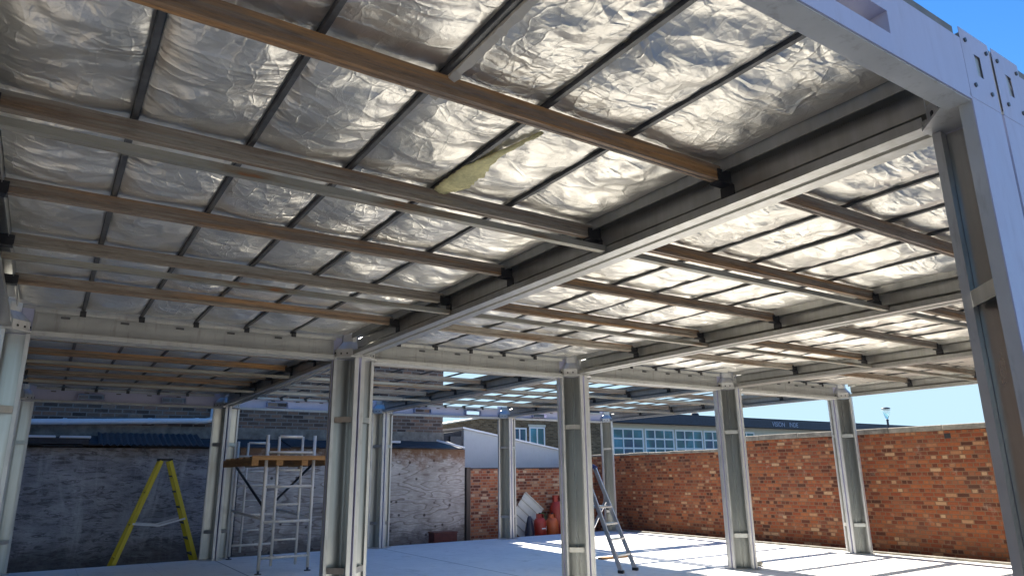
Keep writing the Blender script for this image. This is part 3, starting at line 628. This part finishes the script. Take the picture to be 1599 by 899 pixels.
r = empty('school_building', (0, 22.8, -.2), 'long cream school building with blue paned windows and dark roof fascia', 'building')
MB().box(24.0, 26.6, .05, 8, 0, 4.2).build('stair_wall', MAT['brick_f'], r)
f = MB().box(24.95, 25.75, .0, .045, 1.2, 4.0).build('stair_window', MAT['frame'], r); m = MB()
for k in range(7): m.box(25.0, 25.66, -.008, -.002, 1.25 + k * .39, 1.60 + k * .39)
m.build('pane', MAT['glass'], f)
MB().box(26.6, 60, 0, 9, 0, 4.25).build('wall', MAT['creamw'], r)
MB().box(23.8, 60.4, -.55, 9.5, 4.26, 4.80).build('fascia', MAT['fascia'], r); MB().box(23.8, 60.4, -.4, 9.5, 4.801, 4.86).build('roof', MAT['felt'], r)
for k in range(5): window(r, 26.75 + 2.47 * k, 2.30, 2.34, 1.68, 3, 3, .09)
for word, xw in (('VISION', 40.2), ('INDE', 42.0)):
    cu = bpy.data.curves.new('sign_text', 'FONT'); cu.body = word; cu.size = .42; cu.extrude = .01
    to = bpy.data.objects.new('tmp', cu); COL.objects.link(to); bpy.context.view_layer.update()
    me = bpy.data.meshes.new_from_object(to.evaluated_get(bpy.context.evaluated_depsgraph_get())); bpy.data.objects.remove(to)
    me.materials.append(MAT['sign']); me.transform(Matrix.Translation((xw, -.57, 4.36)) @ Matrix.Rotation(R(90), 4, 'X')); link('sign_lettering', me, r)
rg = random.Random(9)
for k in range(3):
    x = 31 + k * 2.1; m = MB(); m.lathe((x, 1.5, 4.86), [(.16, 0), (.16, .18), (.28, .2), (.24, .32), (.05, .38)], 12); m.build('roof_vent', MAT['felt'], r)

r = empty('flat_roof_building', (0, 24, -.2), 'far grey flat roofed block showing just above the brick wall', 'building')
MB().box(62, 70, 0, 6, 0, 3.95).build('wall', MAT['creamw'], r); MB().box(61.7, 70.3, -.3, 6.3, 3.951, 4.72).build('roof', MAT['fascia'], r)

r = empty('street_lamp', (35.5, 12.0, -.2), 'post top street lamp with conical lantern beyond the brick wall', 'street lamp')
MB().lathe((0, 0, 0), [(.09, 0), (.09, .9), (.055, 1.0), (.05, 3.9), (.07, 3.92), (.07, 3.97)], 12).build('pole', MAT['fascia'], r, True)
MB().lathe((0, 0, 3.98), [(.05, 0), (.19, .44), (.19, .46)], 16).build('lantern', MAT['lampw'], r, True); MB().lathe((0, 0, 4.482), [(.22, 0), (.19, .04), (.08, .08)], 16).build('lamp_cap', MAT['corr_d'], r, True)

# ------------------------------------------------------------------ yellow A-frame ladder
r = empty('step_ladder', (1.5, 6.95, -.2), 'yellow fibreglass A-frame step ladder open before the dark wall', 'ladder')
A0, A1, B0, B1 = Vector((0, 0, 0)), Vector((.62, 0, 1.86)), Vector((1.38, 0, 0)), Vector((.76, 0, 1.86))
def rail(p, q, y0, y1):
    m = MB(); m.bar(p + Vector((0, y0, 0)), q + Vector((0, y1, 0)), .028, .066, (1, 0, .3)); return m.build('rail', MAT['yellow'], r, bevel=.004)
for s in (0, 1):
    rail(A0, A1, -.26 + s * .52, -.17 + s * .34); rail(B0, B1, -.26 + s * .52, -.17 + s * .34)
for k in range(1, 7):
    f = k / 7; p = B0.lerp(B1, f); wd = .24 - .075 * f
    MB().box(p.x - .045, p.x + .045, -wd, wd, p.z - .012, p.z + .012).build('step', MAT['corr_d'], r)
    p = A0.lerp(A1, f)
    if k % 2: MB().box(p.x - .015, p.x + .015, -wd, wd, p.z - .015, p.z + .015).build('brace', MAT['yellow'], r)
MB().box(.58, .80, -.18, .18, 1.862, 1.90).build('top_plate', MAT['black'], r, bevel=.006)
for s in (-1, 1):
    m = MB(); a = A0.lerp(A1, .44); b = B0.lerp(B1, .47); mid = (a + b) / 2 - Vector((0, 0, .075)); y = Vector((0, s * .235, 0))
    m.bar(a + y, mid + y, .012, .03); m.bar(mid + y, b + y, .012, .03); m.build('spreader', MAT['pipe'], r)

# ------------------------------------------------------------------ scaffold tower
r = empty('scaffold_tower', (3.53, 3.82, 0), 'aluminium scaffold tower of two ladder frames beneath the timber pallet', 'scaffold')
def frame(y, dx):
    for x in (-.36, .36):
        l = MB().tube([(x + dx, y, .05), (x + dx, y, 1.98)], .025, 10).build('leg', MAT['scaf'], r, True)
        MB().lathe((x + dx, y, 0), [(.05, 0), (.05, .012), (.018, .016), (.018, .06)], 12).build('foot', MAT['corr_d'], l, True)
        m = MB(); xs = x * .5; m.tube([(xs + dx, y + .03, .10), (xs + dx, y + .03, 1.96)], .02, 10).build('stile', MAT['scaf'], r, True)
    for k in range(1, 9): MB().tube([(-.17 + dx, y + .03, -.04 + .25 * k), (.17 + dx, y + .03, -.04 + .25 * k)], .015 if k < 8 else .02, 8).build('rung', MAT['scaf'], r, True)
    for z in (.22, .72, 1.22, 1.72): MB().tube([(-.36 + dx, y, z), (.36 + dx, y, z)], .02, 10).build('crossbar', MAT['scaf'], r, True)
frame(0, 0); frame(2.30, .08)
MB().tube([(-.30, 2.28, 1.55), (-.36, .03, .95)], .02, 8).build('brace', MAT['black'], r, True); MB().tube([(.36, .03, 1.55), (.44, 2.28, .95)], .02, 8).build('brace', MAT['black'], r, True)
MB().tube([(-.30, 2.28, .80), (-.36, .03, .76)], .022, 8).build('side_bar', MAT['scaf'], r, True); MB().tube([(.36, .03, .76), (.44, 2.28, .80)], .022, 8).build('side_bar', MAT['scaf'], r, True)
r = empty('timber_pallet', (3.53, 4.75, 1.56), 'orange timber pallet platform lying on the scaffold tower', 'pallet')
for k in range(5): MB().box(-.60, .60, -1.02 + k * .42, -.90 + k * .42, .075 + .002, .10).build('deck_board', MAT['timber'], r, bevel=.003)
for x in (-.60, -.24, .14, .50): MB().box(x, x + .10, -1.04, .93, -.035, .075).build('bearer', MAT['timber_y'], r, bevel=.004)
MB().box(-.60, .60, -1.06, -1.042, .045, .11).build('edge_board', MAT['timber'], r, bevel=.002)

# ------------------------------------------------------------------ aluminium platform stepladder
r = empty('step_ladder', (7.52, .74, 0), 'grey aluminium platform stepladder with blue caps in the middle of the floor', 'ladder', None, R(16))
for s in (-1, 1):
    m = MB(); a = Vector((s * .19, 0, .03)); b = Vector((s * .15, .60, 1.44)); m.bar(a, b, .028, .06, (0, 1, -.4)); o = m.build('rail', MAT['alu'], r, bevel=.003)
    MB().box(s * .19 - .025, s * .19 + .025, -.045, .035, 0, .04).build('foot', MAT['black'], o)
    m = MB(); m.bar((s * .185, 1.02, .02), (s * .165, .42, .98), .024, .04, (0, 1, .3)); o = m.build('rear_leg', MAT['alu'], r, bevel=.002)
    m = MB(); m.tube([(s * .15, .57, 1.43), (s * .15, .64, 1.47)], .03, 10).build('rail_cap', MAT['blue'], r, True)
for z in (.22, .43, .64):
    y = .60 * z / 1.44; wd = .185 - .04 * z / 1.44 - .014; MB().box(-wd, wd, y - .04, y + .05, z - .012, z + .014).build('tread', MAT['alu'], r, bevel=.003)
MB().box(-.155, .155, .32, .60, .86, .89).build('platform', MAT['alu'], r, bevel=.003)
MB().tube([(-.15, .63, 1.46), (.15, .63, 1.46)], .02, 10).build('top_rail', MAT['blue'], r, True); MB().bar((-.17, .82, .34), (.17, .82, .34), .02, .03).build('rear_brace', MAT['alu'], r)

# ------------------------------------------------------------------ things in the corner by the low wall
def gas(x, y, mat, label, hgt, rad):
    r = empty('gas_cylinder', (x, y, -.2), label, 'gas cylinder', 'gas cylinders by the low brick wall')
    MB().lathe((0, 0, 0), [(rad * .85, 0), (rad * .9, .02), (rad * .9, .06), (rad, .09), (rad, hgt * .62), (rad * .93, hgt * .72), (rad * .7, hgt * .80), (rad * .35, hgt * .84), (.03, hgt * .85)], 24).build('body', MAT[mat], r, True)
    m = MB(); rr = rad * .55
    for k in range(5): a = R(-40 + k * 60); b = R(-40 + (k + 1) * 60); m.bar((rr * math.cos(a), rr * math.sin(a), hgt * .88), (rr * math.cos(b), rr * math.sin(b), hgt * .88), .008, hgt * .16)
    m.build('collar', MAT[mat], r); MB().lathe((0, 0, hgt * .85), [(.02, 0), (.02, .07), (.03, .075), (.03, .10)], 12).build('valve', MAT['black'], r, True)
    return r
g = gas(10.42, 6.95, 'red', 'red gas cylinder standing next to the navy cone', .66, .155)
m = MB(); m.box(-.06, .05, -.1605, -.157, .30, .325); m.box(.08, .088, -.140, -.132, .27, .36); m.build('label_band', MAT['frame'], g)
gas(10.80, 6.98, 'orange', 'orange gas cylinder between the red one and the post', .64, .155)
gas(11.12, 7.22, 'red', 'taller dark red gas cylinder half hidden behind the post', 1.08, .17)
o = MB().lathe((10.10, 6.92, -.2), [(.17, 0), (.17, .03), (.13, .06), (.115, .25), (.085, .42), (.05, .56), (.03, .60)], 20).build('bottle', MAT['navy'], None, True)
tag(o, 'dark navy tapered bottle beside the red gas cylinder', 'bottle')
# leaning ribbed sheet
r = MB(); n = 5; vs = []
prof = []
for k in range(n): prof += [(k * .2, 0), (k * .2 + .15, 0), (k * .2 + .165, -.03), (k * .2 + .185, -.03)]
prof.append((n * .2, 0)); N = len(prof)
for (u, h) in prof: vs += [(u, h, 0), (u, h, .62), (u, h + .003, 0), (u, h + .003, .62)]
fs = []
for k in range(N - 1): a = 4 * k; b = a + 4; fs += [(a, b, b + 1, a + 1), (a + 2, a + 3, b + 3, b + 2), (a, a + 2, b + 2, b), (a + 1, b + 1, b + 3, a + 3)]
fs += [(0, 1, 3, 2), (4 * N - 4, 4 * N - 2, 4 * N - 1, 4 * N - 3)]
o = r.add(vs, fs).build('ribbed_sheet', MAT['corr']); tag(o, 'pale ribbed metal sheet leaning tilted against the low brick wall', 'metal sheet')
o.matrix_world = Matrix.Translation((10.10, 7.12, -.18)) @ Matrix.Rotation(R(-14), 4, 'X') @ Matrix.Rotation(R(-47), 4, 'Y')
r = empty('crate', (7.75, 6.80, -.2), 'dark maroon crate on the ground in front of the plywood', 'crate', None, R(-6))
m = MB(); m.box(-.26, .26, -.16, .16, 0, .03)
for s in (-1, 1): m.box(-.26, .26, s * .16 - .01, s * .16 + .01, .03, .36); m.box(s * .26 - .01, s * .26 + .01, -.149, .149, .03, .36)
m.build('tub', MAT['maroon'], r, bevel=.006); MB().box(-.28, .28, -.18, .18, .362, .385).build('lid', MAT['maroon'], r, bevel=.006)
# weed by the cylinders
m = MB(); rg = random.Random(2)
for k in range(60):
    a = rg.uniform(0, 6.28); d = rg.uniform(.0, .10); x, y, z = math.cos(a) * d, math.sin(a) * d, rg.uniform(.25, .62); s = rg.uniform(.02, .045)
    m.add([(x - s, y, z), (x, y - s * .5, z + s * .3), (x + s, y, z + s * .4), (x, y + s * .5, z + s)], [(0, 1, 2, 3)])
r = empty('weed', (10.72, 7.26, -.2), 'small green weed growing behind the gas cylinders', 'plant'); m.build('leaves', MAT['leaf'], r)
m = MB(); m.tube([(0, 0, 0), (.02, 0, .3), (-.01, 0, .6)], .006, 6).build('stem', MAT['leaf'], r)
# bolt-down bracket and offcut on the floor by the front posts
tag(MB().tube([(9.36, -.02, .032), (9.50, .0, .032)], .03, 10).build('pipe_offcut', MAT['bar'], None, True), 'short steel pipe offcut on the floor at the foot of a post', 'pipe')
tag(MB().box(8.15, 8.75, 2.05, 2.15, .0005, .03).build('timber_offcut', MAT['timber']), 'small timber offcut on the floor behind the stepladder', 'offcut')
